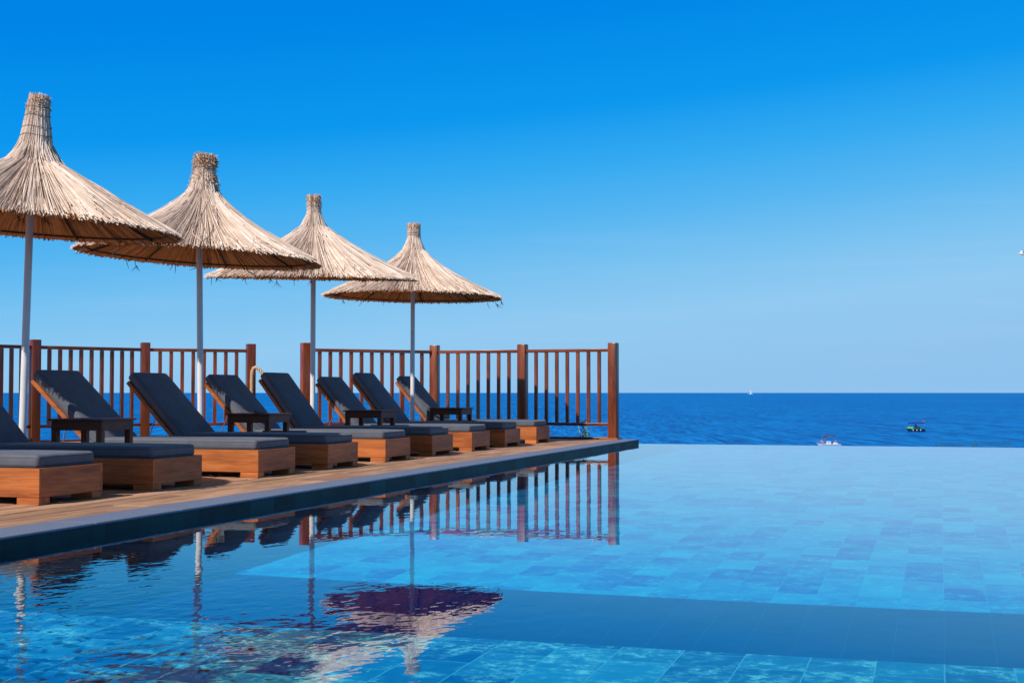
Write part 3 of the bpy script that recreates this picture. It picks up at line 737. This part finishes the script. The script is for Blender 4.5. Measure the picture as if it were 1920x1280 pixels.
# white boat, its hull partly behind the infinity edge
wd_ = -(SEA - CAM_H) * 2667 / 100.2
b = boat_root('pontoon_boat', 1552, 0, wd_, 'white motorboat with a dark bimini, half hidden by the infinity edge'); b.scale = (1.1, 1.1, 1.15)
m = MB(); hull(m, 5.6, 2.1, 0.55, 0, 0.2); m.build('hull', M['hull_white'], b, smooth=True)
m = MB(); m.bevbox(-0.4, 0.55, -0.5, 0.5, 0.5, 1.12, 0.06); m.bevbox(1.2, 2.1, -0.6, 0.6, 0.5, 0.78, 0.05); m.build('console', M['hull_white'], b)
m = MB(); m.bevbox(-0.25, 0.4, -0.53, -0.505, 0.75, 0.98, 0.01); m.build('windscreen', M['glass_dark'], b)
m = MB()
for s in (-1, 1): m.tube([(-2.7, 0.1 * s, 0.95), (-2.5, 0.6 * s, 1.1), (-1.6, 0.95 * s, 1.1), (-1.0, 1.0 * s, 1.0)], 0.025, 6)
for s in (-1, 1):
    for xx, yy in ((-2.5, .6), (-1.6, .95)): m.tube([(xx, yy * s, 0.5), (xx, yy * s, 1.1)], 0.02, 6)
m.build('bow_rail', M['steel'], b)
m = MB(); pts = [(-1.05, 2.1), (-0.7, 2.38), (0.1, 2.52), (0.8, 2.5), (1.6, 2.25)]
for (x0, z0), (x1, z1) in zip(pts[:-1], pts[1:]): m.add([(x0, -.95, z0), (x1, -.95, z1), (x1, .95, z1), (x0, .95, z0), (x0, -.95, z0 - .14), (x1, -.95, z1 - .14), (x1, .95, z1 - .14), (x0, .95, z0 - .14)], [(0, 1, 2, 3), (7, 6, 5, 4), (0, 4, 5, 1), (2, 6, 7, 3), (0, 3, 7, 4), (1, 5, 6, 2)])
m.build('bimini', M['canvas_maroon'], b)
m = MB()
for s in (-1, 1): m.tube([(-1.3, .95 * s, 0.5), (-1.05, .95 * s, 2.05)], 0.03, 6); m.tube([(1.5, .95 * s, 0.5), (1.6, .95 * s, 2.1)], 0.03, 6); m.tube([(-1.3, .95 * s, 0.7), (0.3, .95 * s, 2.4)], 0.02, 6)
m.build('bimini_frame', M['steel'], b)
def person(loc, rz, label, seated):
    """one continuous lofted body built with a skin modifier"""
    vs = [(0, 0, 0.0), (0, 0, 0.25), (0, 0, 0.48), (0, 0, 0.56), (0, 0, 0.70),
          (0, 0.17, 0.47), (0.05, 0.23, 0.22), (0.2, 0.2, 0.05), (0, -0.17, 0.47), (0.05, -0.23, 0.22), (0.2, -0.2, 0.05)]
    ed = [(0, 1), (1, 2), (2, 3), (3, 4), (2, 5), (5, 6), (6, 7), (2, 8), (8, 9), (9, 10)]
    rad = [0.14, 0.13, 0.13, 0.055, 0.1, 0.065, 0.045, 0.035, 0.065, 0.045, 0.035]
    if seated: leg = [(0.12, 0.1, -0.02), (0.45, 0.1, 0.0), (0.45, 0.1, -0.42), (0.58, 0.1, -0.45)]
    else: leg = [(0.0, 0.1, -0.08), (0.02, 0.1, -0.45), (0.0, 0.1, -0.85), (0.14, 0.1, -0.88)]
    for s in (1, -1):
        p = 0
        for k, (x, y, z) in enumerate(leg):
            vs.append((x, y * s, z)); rad.append((0.095, 0.065, 0.045, 0.04)[k]); ed.append((p, len(vs) - 1)); p = len(vs) - 1
    me = bpy.data.meshes.new('person'); me.from_pydata(vs, ed, [])
    o = bpy.data.objects.new('person', me); C.objects.link(o)
    md = o.modifiers.new('skin', 'SKIN'); o.modifiers.new('sub', 'SUBSURF').levels = 1; o.modifiers['sub'].render_levels = 1
    for i, r in enumerate(rad): me.skin_vertices[0].data[i].radius = (r, r * 1.15 if i in (1, 2) else r)
    me.skin_vertices[0].data[0].use_root = True
    me.materials.append(M['skin']); o.location = loc; o.rotation_euler = (0, 0, rz)
    tag(o, label, 'person')
    m = MB(); m.tube([(0, 0, -0.1), (0, 0, 0.1), (0, 0, 0.35), (0, 0, 0.53)], [0.17, 0.165, 0.175, 0.1], 12); m.build('shirt', M['pink'], o, smooth=True)
    m = MB(); m.tube([(-0.015, 0, 0.69), (-0.02, 0, 0.76), (-0.01, 0, 0.815)], [0.11, 0.105, 0.04], 12); m.build('hair', M['hair'], o, smooth=True)
    return o
bl = Matrix.Translation(b.location) @ Matrix.Rotation(YAW, 4, 'Z') @ Matrix.Scale(1.12, 4)
person(bl @ Vector((-1.55, -0.3, 0.98)), YAW, 'person in pink sitting at the front of the white boat', True)
person(bl @ Vector((1.75, 0.0, 1.0)), YAW + math.pi, 'person in pink sitting at the stern of the white boat', True)
# far sailing yacht near the horizon
yd = 12000.0; s = boat_root('sailing_yacht', 1407, 0, yd, 'tiny white sailing yacht far out on the horizon')
m = MB(); hull(m, 40, 9, 4.5, 0, 1.5, 1.0); m.bevbox(-6, 8, -3, 3, 4.5, 7.0, 0.4); m.build('hull', M['hull_white'], s, smooth=True)
m = MB(); m.tube([(-2, 0, 4), (-2, 0, 52)], 0.5, 8); m.tube([(-2, 0, 9), (14, 0, 9)], 0.4, 8); m.build('mast', M['hull_white'], s)
m = MB(); m.add([(-1.5, -.1, 10), (8, -.1, 10), (-1.5, -.1, 36), (-1.5, .1, 10), (8, .1, 10), (-1.5, .1, 36)], [(0, 1, 2), (5, 4, 3), (0, 3, 4, 1), (1, 4, 5, 2), (2, 5, 3, 0)]); m.build('sail', M['sail'], s)
# gull at the right picture edge
gp = px(1920.5, 60); gu = empty('gull', (gp[0], gp[1], CAM_H + (736 - 475) / 2667 * 60), YAW); tag(gu, 'white gull in the sky at the right picture edge', 'bird')
m = MB(); m.tube([(-0.14, 0, 0), (-0.09, 0, 0.02), (0, 0, 0), (0.12, 0, 0), (0.2, 0, 0.01)], [0.03, 0.045, 0.07, 0.05, 0.015], 10)
for s_ in (-1, 1): m.add([(-0.05, 0.03 * s_, 0.03), (0.08, 0.03 * s_, 0.03), (0.12, 0.3 * s_, 0.14), (0.0, 0.3 * s_, 0.15), (0.16, 0.62 * s_, 0.08)], [(0, 1, 2, 3), (3, 2, 4)])
m.build('body', M['feather'], gu, smooth=True)
